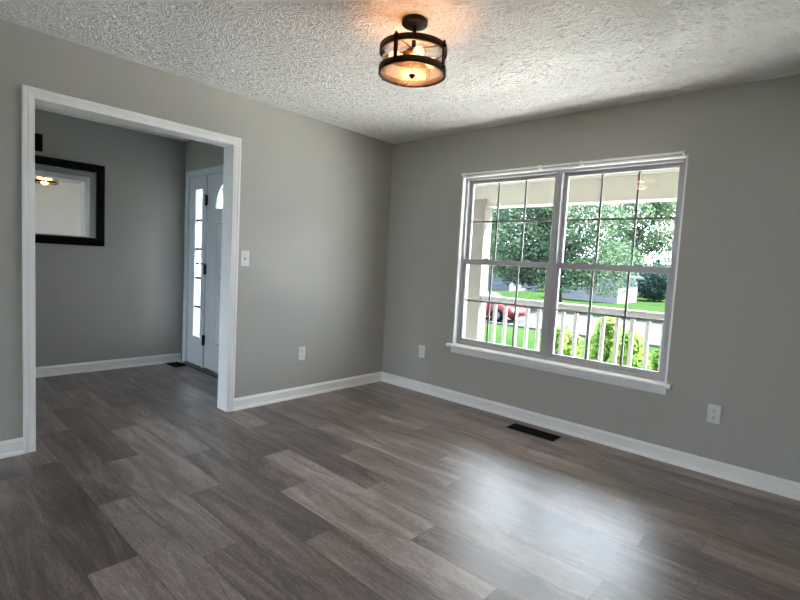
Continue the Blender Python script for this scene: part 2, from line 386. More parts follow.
struct(w.build('wall_foyer', M['paint']))
struct(MB().box(XH - .14, XH, YB, YF + .15, -.1, H).build('wall_hall', M['paint']))
KY0, KY1 = -3.7, -1.65
w = MB().box(XR, XR + .13, YB, KY0, 0, H).box(XR, XR + .13, KY1, 0, 0, H).box(XR, XR + .13, KY0, KY1, 2.10, H)
struct(w.build('wall_right', M['cab']))
def wall_y(mb, x0, x1, y0, y1, z0, z1, holes):       # wall along x with rectangular openings
    x = x0
    for a, b, c, d in holes:
        mb.box(x, a, y0, y1, z0, z1).box(a, b, y0, y1, d, z1)
        if c > z0: mb.box(a, b, y0, y1, z0, c)
        x = b
    return mb.box(x, x1, y0, y1, z0, z1)
w = wall_y(MB(), XH - .14, 6.74, YB - .14, YB, -.1, H, ((-1.7, -.4, .3, 2.1), (.9, 2.2, .02, 2.08)))  # unseen openings, added to let fill daylight into room and hall
struct(w.build('wall_back', M['paint']))
w = MB().box(6.6, 6.74, YB, .15, -.1, H)
struct(w.build('wall_kitchen', M['cab']))

# baseboards with shoe moulding
BP = [(0, 0), (.022, 0), (.0215, .006), (.0185, .015), (.0125, .023), (.0105, .0245), (.0105, .069), (.0125, .073), (.0125, .0765), (.0095, .082), (.003, .097), (0, .097)]
def base(name, p0, p1, nrm, m0=0, m1=0):
    p0, p1, nv = Vector(p0), Vector(p1), Vector(nrm); d = (p1 - p0).normalized()
    r0 = [p0 + nv * t + Vector((0, 0, z)) + d * t * m0 for t, z in BP]; r1 = [p1 + nv * t + Vector((0, 0, z)) + d * t * m1 for t, z in BP]
    return struct(MB().loft([r0, r1]).build(name, M['trim']))
base('baseboard_left', (0, OY1 + .0595, 0), (0, 0, 0), (1, 0, 0), 0, -1)
base('baseboard_left_rear', (0, YB, 0), (0, OY0 - .0595, 0), (1, 0, 0))
base('baseboard_front', (0, 0, 0), (XR, 0, 0), (0, -1, 0), 1, -1)
base('baseboard_hall', (XH, YB, 0), (XH, YF - .016, 0), (1, 0, 0))
base('baseboard_right', (XR, KY1 + .07, 0), (XR, 0, 0), (-1, 0, 0), 0, -1)

# cased opening: jamb boards and colonial casing on both faces
CP = [(0, 0), (0, .009), (.004, .011), (.010, .011), (.014, .0125), (.024, .0145), (.030, .0155), (.033, .013), (.037, .013), (.041, .0165), (.050, .018), (.0565, .018), (.0595, .015), (.0595, 0)]
def casing(mb, y0, y1, zt, x, sgn, rev=.004):
    rings = []
    for (cy, cz, sy, sz) in ((y0, 0, -1, 0), (y0, zt, -1, 1), (y1, zt, 1, 1), (y1, 0, 1, 0)):
        rings.append([(x + sgn * t, cy + sy * (u), cz + sz * (u)) for u, t in CP])
    return mb.loft(rings)
tr = MB(); casing(tr, OY0, OY1, OZ, RX1, 1); casing(tr, OY0, OY1, OZ, RX0, -1)
trim1 = struct(tr.build('trim_1', M['trim']))
jb = MB().box(RX0 - .002, RX1 + .002, OY0 - .018, OY0 - .0005, 0, OZ + .018).box(RX0 - .002, RX1 + .002, OY1 + .0005, OY1 + .018, 0, OZ + .018).box(RX0 - .002, RX1 + .002, OY0 - .0005, OY1 + .0005, OZ + .0005, OZ + .018)
jb.build('jamb', M['trim'], trim1)
tr = MB(); 
for sgn, x in ((-1, XR), (1, XR + .13)): casing(tr, KY0 + .02, KY1 - .02, 2.08, x, sgn)
tr.box(XR, XR + .13, KY0, KY0 + .02, 0, 2.1).box(XR, XR + .13, KY1 - .02, KY1, 0, 2.1).box(XR, XR + .13, KY0 + .02, KY1 - .02, 2.08, 2.1)
struct(tr.build('trim_2', M['trim']))

# ------------------------------------------------------------------ twin double-hung window
FY = 0.042                                        # inner face of the vinyl frames
win = MB()
LT = .012
win.box(WX0, WX0 + LT, 0.0, .148, .53, WZ1).box(WX1 - LT, WX1, 0.0, .148, .53, WZ1).box(WX0 + LT, WX1 - LT, 0.0, .148, WZ1 - LT, WZ1)   # white jamb extension
window = struct(win.build('window_1', M['trim']))
units = ((WX0 + LT, 1.778), (1.782, WX1 - LT))
ZT = WZ1 - LT
for ux0, ux1 in units:
    f = MB(); fw = .022
    f.box(ux0, ux0 + fw, FY, .145, .53, ZT).box(ux1 - fw, ux1, FY, .145, .53, ZT).box(ux0 + fw, ux1 - fw, FY, .145, ZT - .018, ZT)
    f.prism([(FY, .53), (.145, .53), (.145, .545), (FY + .012, .556), (FY, .556)], 'x', ux0 + fw, ux1 - fw)
    f.box(ux0 + fw, ux0 + fw + .005, FY + .03, FY + .036, 1.86, ZT - .018).box(ux1 - fw - .005, ux1 - fw, FY + .03, FY + .036, 1.86, ZT - .018)
    f.build('window_frame', M['vinyl'], window)
    for low in (True, False):
        a, b = ux0 + fw + .001, ux1 - fw - .001
        ya, yb = (FY + .006, FY + .034) if low else (FY + .042, FY + .070)
        z0, z1 = (.557, 1.310) if low else (1.283, ZT - .019)
        st = .031; bot = .030 if low else .028; top = .044 if low else .030
        s = MB().bbox(a, a + st, ya, yb, z0, z1, .003).bbox(b - st, b, ya, yb, z0, z1, .003)
        s.bbox(a + st - .001, b - st + .001, ya, yb, z0, z0 + bot, .003).bbox(a + st - .001, b - st + .001, ya, yb, z1 - top, z1, .003)
        if low: s.bbox(a + .12, b - .12, ya - .008, ya + .002, z0 + .006, z0 + .014, .002)
        so = s.build('sash', M['vinyl'], window)
        gx0, gx1, gz0, gz1 = a + st, b - st, z0 + bot, z1 - top; ym = (ya + yb) / 2
        MB().box(gx0 - .002, gx1 + .002, ym - .002, ym + .002, gz0 - .002, gz1 + .002).build('glass_pane', M['glass'], so)
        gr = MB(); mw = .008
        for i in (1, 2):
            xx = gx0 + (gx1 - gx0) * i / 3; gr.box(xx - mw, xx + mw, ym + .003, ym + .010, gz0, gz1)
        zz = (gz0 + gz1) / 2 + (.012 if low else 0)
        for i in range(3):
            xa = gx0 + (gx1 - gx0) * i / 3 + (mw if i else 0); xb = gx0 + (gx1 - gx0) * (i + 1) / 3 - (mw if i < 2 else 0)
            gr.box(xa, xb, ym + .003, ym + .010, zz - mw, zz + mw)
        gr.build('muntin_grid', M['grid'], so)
        if low:
            for q in (.27, .73):
                lx = a + (b - a) * q; lk = MB().bbox(lx - .032, lx + .032, ya + .002, yb + .004, z1, z1 + .006, .002)
                lk.lathe([(.0, .006), (.014, .006), (.013, .014), (.0, .015)], (lx, ym, z1), 16).bbox(lx - .004, lx + .03, ya + .002, ya + .010, z1 + .006, z1 + .013, .002)
                lk.build('sash_lock', M['vinyl'], so)
MB().box(1.770, 1.790, FY - .006, FY + .001, .53, ZT).build('mullion_cover', M['vinyl'], window)
stl = MB().prism([(-.050, .507), (-.044, .503), (.0, .503), (.0, .530), (-.044, .530), (-.050, .526), (-.0525, .5165)], 'x', WX0 - .036, WX1 + .036)
stl.box(WX0, WX1, 0.0, .05, .505, .530).build('window_stool', M['trim'], window)
ap = MB().prism([(0, .450), (-.008, .450), (-.012, .455), (-.0125, .466), (-.016, .472), (-.018, .480), (-.018, .503), (0, .503)], 'x', WX0 - .004, WX1 + .004)
ap.build('window_apron', M['trim'], window)

# curtain rod above the window
rod = empty('curtain_rod', (1.776, 0, 2.058))
tag(rod, 'thin white curtain rod with bare brackets running along the top of the window', 'curtain rod')
MB().bbox(.897, 2.655, -.034, -.028, 2.049, 2.063, .002).build('rod', M['trim'], rod)
for x in (.899, 2.648):
    MB().bbox(x - .006, x + .006, -.036, 0.0, 2.046, 2.066, .002).bbox(x - .010, x + .010, -.004, 0.0, 2.033, 2.072, .001).build('end_bracket', M['trim'], rod)
for x in (1.646, 1.974):
    MB().bbox(x - .007, x + .007, -.040, 0.0, 2.062, 2.068, .001).bbox(x - .007, x + .007, -.040, -.034, 2.036, 2.066, .001).bbox(x - .010, x + .010, -.020, 0.0, 2.030, 2.047, .002).build('support_clip', M['trim'], rod)

# ------------------------------------------------------------------ entry door unit (seen through the opening)
du = MB()
dcx0, dcz = -1.9165, 2.106
F0 = YF - .016
du.bbox(dcx0, -1.848, F0, YF, 0, dcz, .003).bbox(-1.848, -.40, F0, YF, 2.040, dcz, .003).bbox(-.47, -.40, F0, YF, 0, 2.040, .003)
du.box(-1.862, -1.846, YF, YF + .15, 0, 2.055).box(-1.846, -.46, YF, YF + .15, 2.039, 2.055).box(-.476, -.46, YF, YF + .15, 0, 2.039)
du.bbox(-1.470, -1.434, F0 + .006, YF + .13, .02, 2.039, .002)
door = struct(du.build('door_1', M['door']))
def panel_ring(mb, x0, x1, z0, z1, y, d=.007, wdt=.022):   # raised moulding with sunk field
    A = lambda o, yy: [(x0 + o, yy, z0 + o), (x1 - o, yy, z0 + o), (x1 - o, yy, z1 - o), (x0 + o, yy, z1 - o)]
    rings = [A(0, y), A(.006, y - d), A(wdt * .6, y - d), A(wdt, y + .001), A(wdt + .02, y - d * .5)]
    mb.loft(rings, False, True, False); mb.add(rings[-1], [(0, 1, 2, 3)])
# sidelight: sunken panel with a tall five-pane light
sx0, sx1, sg0, sg1, sz0, sz1 = -1.846, -1.470, -1.697, -1.532, .333, 1.903
sl = MB(); Y1 = YF + .008
sl.box(sx0, sg0, Y1, Y1 + .04, .02, 2.039).box(sg1, sx1, Y1, Y1 + .04, .02, 2.039).box(sg0, sg1, Y1, Y1 + .04, .02, sz0).box(sg0, sg1, Y1, Y1 + .04, sz1, 2.039)
def frame_ring(mb, x0, x1, z0, z1, y, wd, d):
    mb.bbox(x0 - wd, x0, y - d, y + .002, z0 - wd, z1 + wd, .002).bbox(x1, x1 + wd, y - d, y + .002, z0 - wd, z1 + wd, .002)
    mb.bbox(x0 - .001, x1 + .001, y - d, y + .002, z0 - wd, z0, .002).bbox(x0 - .001, x1 + .001, y - d, y + .002, z1, z1 + wd, .002)
frame_ring(sl, sg0, sg1, sz0, sz1, Y1, .016, .008)
slo = sl.build('sidelight', M['door'], door)
MB().box(sg0, sg1, Y1 + .016, Y1 + .022, sz0, sz1).build('sidelight_glass', M['obscure'], slo).data.materials.append(M['glass'])
mg = MB()
for z in (1.581, 1.274, .966, .653): mg.box(sg0, sg1, Y1 + .006, Y1 + .016, z - .012, z + .012)
zs = [sz0, .645, .661, .958, .974, 1.266, 1.282, 1.573, 1.589, sz1]
for i in range(0, 10, 2): mg.box(sg0 + .108, sg0 + .114, Y1 + .011, Y1 + .016, zs[i], zs[i + 1])
mg.build('sidelight_muntin', M['iron'], slo)
# slab with a half-round fanlight
dx0, dx1, dz0, dz1 = -1.431, -.480, .030, 2.036
cx, cz, fr = -.965, 1.690, .275
yd0, yd1 = YF + .002, YF + .044
sb = MB()
N = 24
arch = [(cx + fr * math.cos(PI * i / N), cz + fr * math.sin(PI * i / N)) for i in range(N + 1)]
outer = []
for i in range(N + 1):
    t = PI * i / N; dx, dz = math.cos(t), math.sin(t)
    kx = ((dx1 - cx) / dx if dx > 1e-6 else (dx0 - cx) / dx if dx < -1e-6 else 1e9); kz = ((dz1 - cz) / dz if dz > 1e-6 else 1e9)
    k = min(kx, kz); outer.append((cx + dx * k, cz + dz * k))
for yy in (yd0, yd1):
    v = [(p[0], yy, p[1]) for p in arch] + [(p[0], yy, p[1]) for p in outer]
    sb.add(v, [(i, i + 1, N + 2 + i, N + 1 + i) for i in range(N)])
    for cxn, j0 in ((dx1, None), (dx0, None)):
        pass
for yy in (yd0, yd1):                                 # corner triangles and lower field
    for i in range(N):
        a, b = outer[i], outer[i + 1]
        if abs(a[0] - b[0]) > 1e-6 and abs(a[1] - b[1]) > 1e-6:
            c = (dx1 if a[0] > cx else dx0, dz1); sb.add([(a[0], yy, a[1]), (b[0], yy, b[1]), (c[0], yy, c[1])], [(0, 1, 2)])
    sb.add([(dx0, yy, dz0), (dx1, yy, dz0), (dx1, yy, cz), (dx0, yy, cz)], [(0, 1, 2, 3)])
ed = [(dx0, dz0), (dx1, dz0), (dx1, dz1), (dx0, dz1)]
sb.add([(p[0], yd0, p[1]) for p in ed] + [(p[0], yd1, p[1]) for p in ed], [(i, (i + 1) % 4, 4 + (i + 1) % 4, 4 + i) for i in range(4)])
hole = arch
sb.add([(p[0], yd0, p[1]) for p in hole] + [(p[0], yd1, p[1]) for p in hole], [(i, (i + 1) % (N + 1), N + 1 + (i + 1) % (N + 1), N + 1 + i) for i in range(N + 1)])
for (px0, px1) in ((-1.225, -.995), (-.935, -.705)):
    for (pz0, pz1) in ((.300, .828), (.955, 1.555)): panel_ring(sb, px0, px1, pz0, pz1, yd0)
slab = sb.build('door_slab', M['door'], door, recalc=True, merge=True)
fm = MB()                                              # half-round bead round the light
rings = []
for i in range(N + 1):
    t = PI * i / N; c_, s_ = math.cos(t), math.sin(t)
    rings.append([(cx + (fr + o) * c_, yy, cz + (fr + o) * s_) for o, yy in ((-.004, yd0 + .002), (-.004, yd0 - .006), (.014, yd0 - .006), (.018, yd0 + .002))])
fm.loft(rings).bbox(cx - fr - .018, cx + fr + .018, yd0 - .006, yd0 + .002, cz - .018, cz, .002)
fm.build('fanlight_bead', M['door'], slab)
MB().prism(arch, 'y', yd0 + .018, yd0 + .024).build('fanlight_glass', M['obscure'], slab).data.materials.append(M['glass'])
fb = MB()
for t in (PI / 4, PI / 2, 3 * PI / 4):
    fb.tube((cx + .10 * math.cos(t), yd0 + .012, cz + .10 * math.sin(t)), (cx + fr * math.cos(t), yd0 + .012, cz + fr * math.sin(t)), .006, n=8)
fb.path([(cx + .10 * math.cos(PI * i / 12), yd0 + .012, cz + .10 * math.sin(PI * i / 12)) for i in range(13)], [.006] * 13)
fb.build('fanlight_muntin', M['door'], slab)
for i, (z0, z1) in enumerate(((1.727, 1.834), (1.012, 1.119), (.267, .374))):
    h = MB().tube((-1.4325, YF - .016, z0), (-1.4325, YF - .016, z1), .009, n=12).bbox(-1.452, -1.413, YF - .012, YF - .001, z0 + .004, z1 - .004, .001)
    h.tube((-1.4325, YF - .016, z1), (-1.4325, YF - .016, z1 + .008), .006, .003).tube((-1.4325, YF - .016, z0 - .008), (-1.4325, YF - .016, z0), .003, .006)
    if i == 1: h.tube((-1.4325, YF - .02, z1 + .004), (-1.50, YF - .055, z1 + .004), .005).tube((-1.50, YF - .045, z1 + .004), (-1.503, YF - .068, z1 + .004), .011)
    h.build('hinge', M['iron'], door)
th = MB().prism([(YF - .055, 0), (YF - .05, .010), (YF - .012, .020), (YF + .14, .020), (YF + .15, 0)], 'x', -1.846, -.476)
th.build('threshold', M['sill'], door)

for o in COL.objects:                                   # the frosted face is the inner one, the outer face is smooth
    if o.name in ('sidelight_glass', 'fanlight_glass'):
        for p_ in o.data.polygons: p_.material_index = 0 if p_.normal.y < -.5 else 1

# ------------------------------------------------------------------ wall mirror in the hall
my0, my1, mz0, mz1 = -3.20, -2.033, 1.247, 2.031
mir = empty('wall_mirror', (XH, (my0 + my1) / 2, mz0))
tag(mir, 'rectangular mirror in wide black frame with beaded inner edge on hall wall', 'mirror')
MF = [(0, 0), (0, .018), (.008, .026), (.020, .030), (.032, .028), (.040, .021), (.052, .019), (.060, .023), (.068, .024), (.074, .018), (.0865, .012), (.0865, 0)]
rings = []
for (cy, cz_, sy, sz) in ((my0, mz0, 1, 1), (my1, mz0, -1, 1), (my1, mz1, -1, -1), (my0, mz1, 1, -1)):
    rings.append([(XH + t, cy + sy * u, cz_ + sz * u) for u, t in MF])
rings.append(rings[0])
MB().loft(rings, False, True, False).build('mirror_frame', M['black'], mir)
iy0, iy1, iz0, iz1 = my0 + .0865, my1 - .0865, mz0 + .0865, mz1 - .0865
MB().box(XH + .002, XH + .009, iy0 - .006, iy1 + .006, iz0 - .006, iz1 + .006).build('mirror_glass', M['mirror'], mir)
bd = MB(); q = .0805; st = .021
def bead(y, z): bd.lathe([(.0001, -.0064), (.0045, -.0045), (.0064, 0), (.0045, .0045), (.0001, .0064)], (XH + .0165, y, z), 6)
ny, nz = int((my1 - my0 - 2 * q) / st), int((mz1 - mz0 - 2 * q) / st)
for i in range(ny + 1):
    y = my0 + q + (my1 - my0 - 2 * q) * i / ny; bead(y, mz0 + q); bead(y, mz1 - q)
for i in range(1, nz):
    z = mz0 + q + (mz1 - mz0 - 2 * q) * i / nz; bead(my0 + q, z); bead(my1 - q, z)
bd.build('beading', M['bead'], mir)
bx = MB().bbox(XH, XH + .045, -2.78, -2.539, 2.068, 2.218, .004)
bx.bbox(XH + .045, XH + .050, -2.765, -2.554, 2.083, 2.203, .003)
tag(bx.build('chime_box', M['black']), 'small plain black box on hall wall above the black framed mirror', 'wall box')

# ------------------------------------------------------------------ ceiling light
LX, LY = 1.810, -1.765
cl = empty('ceiling_light', (LX, LY, H))
tag(cl, 'round drum ceiling light of bronze bands and clear glass, lit with warm bulbs', 'ceiling light')
ZU, ZL, RR = 2.292, 2.192, .168
MB().lathe([(0, 0), (.062, 0), (.064, -.004), (.064, -.020), (.058, -.026), (.012, -.028), (0, -.028)], (LX, LY, H), 40).build('canopy', M['bronze'], cl)
MB().tube((LX, LY, 2.415), (LX, LY, 2.295), .010, n=14).tube((LX, LY, 2.262), (LX, LY, 2.182), .004, n=10).build('stem', M['bronze'], cl)
hubm = MB().lathe([(0, .018), (.018, .018), (.022, .012), (.036, .008), (.036, -.008), (.024, -.014), (.012, -.030), (0, -.030)], (LX, LY, 2.288), 24)
hub = hubm.build('socket_hub', M['spoke'], cl)
def band(z0, z1, r0, r1): return [(r1, z0), (r1, z1), (r0, z1), (r0, z0)]
for z in (ZU, ZL):
    MB().lathe(band(-.0155, .0155, RR - .010, RR), (LX, LY, z), 56, True, 'z', True).build('band', M['bronze'], cl)
MB().lathe(band(ZL - .006, ZU + .004, RR - .016, RR - .012), (LX, LY, 0), 56, True, 'z', True).build('glass_drum', M['drum'], cl)
MB().lathe([(0, 0), (RR - .011, 0), (RR - .011, .004), (0, .004)], (LX, LY, ZL - .012), 48, False).build('glass_bottom', M['drumbase'], cl)
MB().lathe([(0, .0), (.017, .0), (.018, -.006), (.012, -.010), (.007, -.018), (0, -.021)], (LX, LY, ZL - .012), 20).build('finial', M['bronze'], cl)
th0 = math.atan2(_r.y, _r.x)
def lp(th, r, z): a = th0 - th; return Vector((LX + r * math.cos(a), LY + r * math.sin(a), z))
for th in (30, 120, 210, 300):
    a = th0 - math.radians(th); c_, s_ = math.cos(a), math.sin(a); tx, ty = -s_, c_
    sm = MB(); w_ = .0095
    def P_(r, t, z): return (LX + c_ * r + tx * t, LY + s_ * r + ty * t, z)
    sm.loft([[P_(RR - .003, -w_, z), P_(RR + .004, -w_, z), P_(RR + .004, w_, z), P_(RR - .003, w_, z)] for z in (ZL - .016, ZU + .018)])
    for z in (ZL, ZU):
        sm.tube(P_(RR + .002, 0, z), P_(RR + .012, 0, z), .008, .006, n=10)
    sm.tube(P_(RR + .001, 0, ZU + .018), P_(RR + .001, 0, ZU + .028), .007, .002, n=8)
    sm.build('strap', M['bronze'], cl)
    MB().tube(lp(math.radians(th), .014, 2.300), lp(math.radians(th), RR - .010, 2.297), .0042, n=8).build('spoke', M['spoke'], cl)
for th in (-15, 165, 75):
    t = math.radians(th)
    b = MB(); a = lp(t, .030, 2.276); c = lp(t, .055, 2.262)
    b.tube(a, c, .013, .013, n=14); b.build('socket', M['spoke'], hub)
    d = (lp(t, .12, 2.246) - c).normalized(); u = d.orthogonal().normalized(); w_ = d.cross(u); rg = []
    for s_, r in ((0, .011), (.010, .013), (.025, .021), (.040, .026), (.052, .025), (.063, .017), (.068, .006), (.069, .001)):
        rg.append([c + d * s_ + (u * math.cos(2 * PI * k / 16) + w_ * math.sin(2 * PI * k / 16)) * r for k in range(16)])
    MB().loft(rg, True).build('bulb', M['bulb'], hub)

bl = bpy.data.lights.new('bulb_glow', 'POINT'); bl.energy = 2.2; bl.use_shadow = True; bl.color = (1.0, 0.40, 0.13); bl.shadow_soft_size = .05
blo = bpy.data.objects.new('bulb_glow', bl); COL.objects.link(blo); blo.parent = cl; blo.location = (0, 0, -.235)

# ------------------------------------------------------------------ outlets, switch, floor registers
def plate_profile(mb, w, h, d, c=.004):
    mb.loft([[(x * (w / 2 - o), -yy, z * (h / 2 - o)) for x, z in ((-1, -1), (1, -1), (1, 1), (-1, 1))] for o, yy in ((0, 0), (0, d * .4), (c, d))])
def make_outlet(name, loc, rz, label):
    e = empty(name, (0, 0, 0)); tag(e, label, 'outlet', 'duplex wall outlets')
    p = MB(); plate_profile(p, .074, .122, .006); p.build('cover_plate', M['plate'], e)
    for s in (-1, 1):
        r = MB(); zc = s * .0235
        pts = [(.0165 * math.cos(t), max(-.0125, min(.0125, .0175 * math.sin(t)))) for t in [2 * PI * i / 24 for i in range(24)]]
        r.loft([[(x, -.0058, zc + z) for x, z in pts], [(x, -.0085, zc + z) for x, z in pts], [(x * .94, -.0092, zc + z * .94) for x, z in pts]])
        ro = r.build('receptacle', M['plate'], e)
        k = MB().box(-.0078, -.0052, -.0097, -.0090, zc - .001, zc + .0085).box(.0052, .0078, -.0097, -.0090, zc, zc + .0075)
        k.lathe([(0, 0), (.0032, 0), (.0032, -.0007), (0, -.0007)], (0, -.0090, zc - .0068), 10, False, 'y'); k.build('slot', M['slot'], ro)
    MB().lathe([(0, 0), (.0036, 0), (.0030, -.0016), (0, -.0016)], (0, -.0058, 0), 12, False, 'y').build('screw', M['screw'], e)
    e.location = loc; e.rotation_euler = (0, 0, rz); return e
make_outlet('wall_outlet', (2.958, 0, .392), 0, 'white duplex outlet right of the window, larger in view, near the right edge')
make_outlet('wall_outlet', (.531, 0, .397), 0, 'white duplex outlet on the window wall just right of the room corner')
make_outlet('wall_outlet', (0, -1.033, .394), PI / 2, 'white duplex outlet low on the left wall below the light switch')
sw = empty('light_switch', (0, 0, 0)); tag(sw, 'white toggle light switch on the left wall beside the cased opening', 'light switch')
p = MB(); plate_profile(p, .074, .122, .006); p.build('cover_plate', M['plate'], sw)
MB().box(-.005, .005, -.0068, -.0058, -.012, .012).build('toggle_slot', M['slot'], sw)
MB().prism([(-.0062, -.002), (-.0062, .007), (-.018, .011), (-.019, .006)], 'x', -.0038, .0038).build('toggle', M['plate'], sw)
for z in (-.030, .030): MB().lathe([(0, 0), (.0034, 0), (.0028, -.0014), (0, -.0014)], (0, -.0058, z), 12, False, 'y').build('screw', M['screw'], sw)
sw.location = (0, -1.616, 1.211); sw.rotation_euler = (0, 0, PI / 2)
def make_vent(loc, rz, L, Wd, label):
    e = empty('floor_register', (0, 0, 0)); tag(e, label, 'floor vent', 'floor registers')
    f = MB(); b = .014
    for (x0, x1, y0, y1) in ((-L / 2, L / 2, -Wd / 2, -Wd / 2 + b), (-L / 2, L / 2, Wd / 2 - b, Wd / 2), (-L / 2, -L / 2 + b, -Wd / 2 + b, Wd / 2 - b), (L / 2 - b, L / 2, -Wd / 2 + b, Wd / 2 - b)):
        f.bbox(x0, x1, y0, y1, 0, .005, .0018)
    f.build('rim', M['vent'], e)
    g = MB(); n = 22
    for i in range(n):
        x = -L / 2 + b + (L - 2 * b) * (i + .5) / n; g.box(x - .0032, x + .0032, -Wd / 2 + b, Wd / 2 - b, .0006, .0036)
    for y in (-Wd / 6, Wd / 6): g.box(-L / 2 + b, L / 2 - b, y - .003, y + .003, .0008, .0042)
    g.build('grille', M['vent'], e)
    MB().box(-L / 2 + b, L / 2 - b, -Wd / 2 + b, Wd / 2 - b, .0001, .0004).build('duct_void', M['void'], e)
    e.location = loc; e.rotation_euler = (0, 0, rz); return e
make_vent((1.836, -.190, 0), 0, .390, .140, 'dark brown metal floor register on planks below the window')
make_vent((-1.83, -1.365, 0), 0, .26, .135, 'dark floor register in the hall corner by the front door')

# ------------------------------------------------------------------ porch
G = -.55
struct(MB().box(-3.2, 7, .15, 1.95, -.2, -.06).box(-1.95, RX0 - .001, YF + .15, .15, -.2, -.06).build('porch_floor', M['deck']))
struct(MB().box(XH - .14, 7, .15, 1.60, 2.28, 2.40).box(XH - .14, RX0, YF + .15, .15, 2.28, 2.40).build('porch_ceiling', M['soffit']))
bm_ = MB().box(-3.2, 7, 1.60, 1.80, 2.005, 2.6).prism([(1.60, 2.28), (1.575, 2.28), (1.572, 2.27), (1.586, 2.255), (1.60, 2.25)], 'x', -3.2, 7)
bm_.box(-3.2, 7, 1.594, 1.806, 2.0, 2.018)
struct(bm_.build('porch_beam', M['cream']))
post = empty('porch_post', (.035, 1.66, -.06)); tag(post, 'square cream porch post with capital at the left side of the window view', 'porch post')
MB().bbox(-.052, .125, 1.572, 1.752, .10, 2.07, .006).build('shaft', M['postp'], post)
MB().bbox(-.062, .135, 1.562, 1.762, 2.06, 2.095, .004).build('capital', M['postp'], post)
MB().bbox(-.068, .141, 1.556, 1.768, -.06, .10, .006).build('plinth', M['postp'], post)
rl = empty('porch_railing', (2.5, 1.62, -.06)); tag(rl, 'white wooden porch railing with square balusters outside the window', 'railing')
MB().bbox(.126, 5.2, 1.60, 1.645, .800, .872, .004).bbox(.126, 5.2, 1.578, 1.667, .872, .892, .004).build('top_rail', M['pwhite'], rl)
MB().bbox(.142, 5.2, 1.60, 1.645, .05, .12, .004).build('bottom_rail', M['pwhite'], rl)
x = 1.215 - 6 * .1465
b0 = None
while x < 4.6:
    if b0 is None: b0 = MB().bbox(-.019, .019, 1.603, 1.641, .12, .80, .003).build('baluster', M['pwhite'], rl); b0.location.x = x; b1 = b0
    else:
        b1 = b0.copy(); COL.objects.link(b1); b1.location.x = x
    x += .1465

# ------------------------------------------------------------------ grounds
nx, ny = 60, 60
gv, gf = [], []
xs = np.linspace(-90, 40, nx); ys = np.concatenate([np.linspace(1.95, 14, 20), np.linspace(15, 110, 40)])
ST = -1.35                                         # street level, below the house lot
SY0, SY1 = 16.0, 26.5
def gz(x, y):
    if y < SY0: return G + (ST - G) * min(1, max(0, (y - 2.5) / (SY0 - 3.0)))
    if y < SY1: return ST
    return ST + 0.05 * math.sin(x * .21) * math.sin(y * .17)
for y in ys:
    for x in xs: gv.append((x, y, gz(x, y)))
for j in range(ny - 1):
    for i in range(nx - 1): gf.append((j * nx + i, j * nx + i + 1, (j + 1) * nx + i + 1, (j + 1) * nx + i))
gv += [(-90, -30, G), (40, -30, G), (40, 1.95, G), (-90, 1.95, G)]; gf.append((len(gv) - 4, len(gv) - 3, len(gv) - 2, len(gv) - 1))
struct(MB().add(gv, gf, True).build('lawn', M['grass'], recalc=False))
struct(MB().box(-90, 40, SY0, SY1 - .5, ST - .1, ST + .012).box(-90, 40, SY0 - .25, SY0, ST - .2, ST + .10).box(-90, 40, SY1 - .5, SY1 - .25, ST - .2, ST + .10).build('street', M['street']))

dv = [(2.2, 3.3), (20, 3.3), (20, 15.7), (2.2, 15.7)]
struct(MB().loft([[(x, y, gz(x, y) - .08 * (1 - k) + .02 * k) for x, y in [(x0 + (x1 - x0) * i / 8, y0 + (y1 - y0) * i / 8) for (x0, y0), (x1, y1) in zip(dv, dv[1:] + dv[:1]) for i in range(8)]] for k in (0, 1)]).build('added_bounce_slab', M['bounce']))  # unseen pale slab added to bounce sunlight onto ceiling and left wall
struct(MB().box(-2.5, -.25, 1.951, 4.6, G - .6, G + .03).build('added_bounce_strip', M['bounce']))  # unseen pale strip added to bounce sunlight through the sidelight

def leaves(pts, size, spread=.5, droop=.0, asp=1.7):
    n = len(pts); nrm = rng.normal(size=(n, 3)); nrm[:, 2] += .8; nrm /= np.linalg.norm(nrm, axis=1)[:, None]
    a = np.cross(nrm, rng.normal(size=(n, 3))); a[:, 2] -= droop; a -= nrm * (a * nrm).sum(1)[:, None]; a /= np.linalg.norm(a, axis=1)[:, None]; b = np.cross(nrm, a)
    s = size * rng.uniform(.65, 1.3, n)[:, None]
    L, Wd = a * s * asp / 2, b * s / 2
    mid = pts - nrm * s * .12
    V = np.stack([mid - L, mid + Wd * .95 - L * .15 + nrm * s * .10, mid + L, mid - Wd * .95 - L * .15 + nrm * s * .10], 1).reshape(-1, 3)
    F = np.arange(4 * n).reshape(-1, 4)
    return V, np.concatenate([F[:, [0, 1, 2]], F[:, [0, 2, 3]]])
def leaf_obj(name, V, F, m, parent):
    me = bpy.data.meshes.new(name); me.from_pydata(V.tolist(), [], F.tolist()); me.update(); me.materials.append(m)
    o = bpy.data.objects.new(name, me); COL.objects.link(o); o.parent = parent
    o.matrix_parent_inverse = wm(parent).inverted(); return o
def blob_pts(blobs, n):
    vol = np.array([b[3] * b[4] * b[5] for b in blobs]) ** .75; cnt = (vol / vol.sum() * n).astype(int); out = []
    for b, c in zip(blobs, cnt):
        d = rng.normal(size=(c, 3)); d /= np.linalg.norm(d, axis=1)[:, None]; r = rng.uniform(.25, 1, c) ** .45
        out.append(np.array(b[:3]) + d * r[:, None] * np.array(b[3:6]))
    return np.concatenate(out)
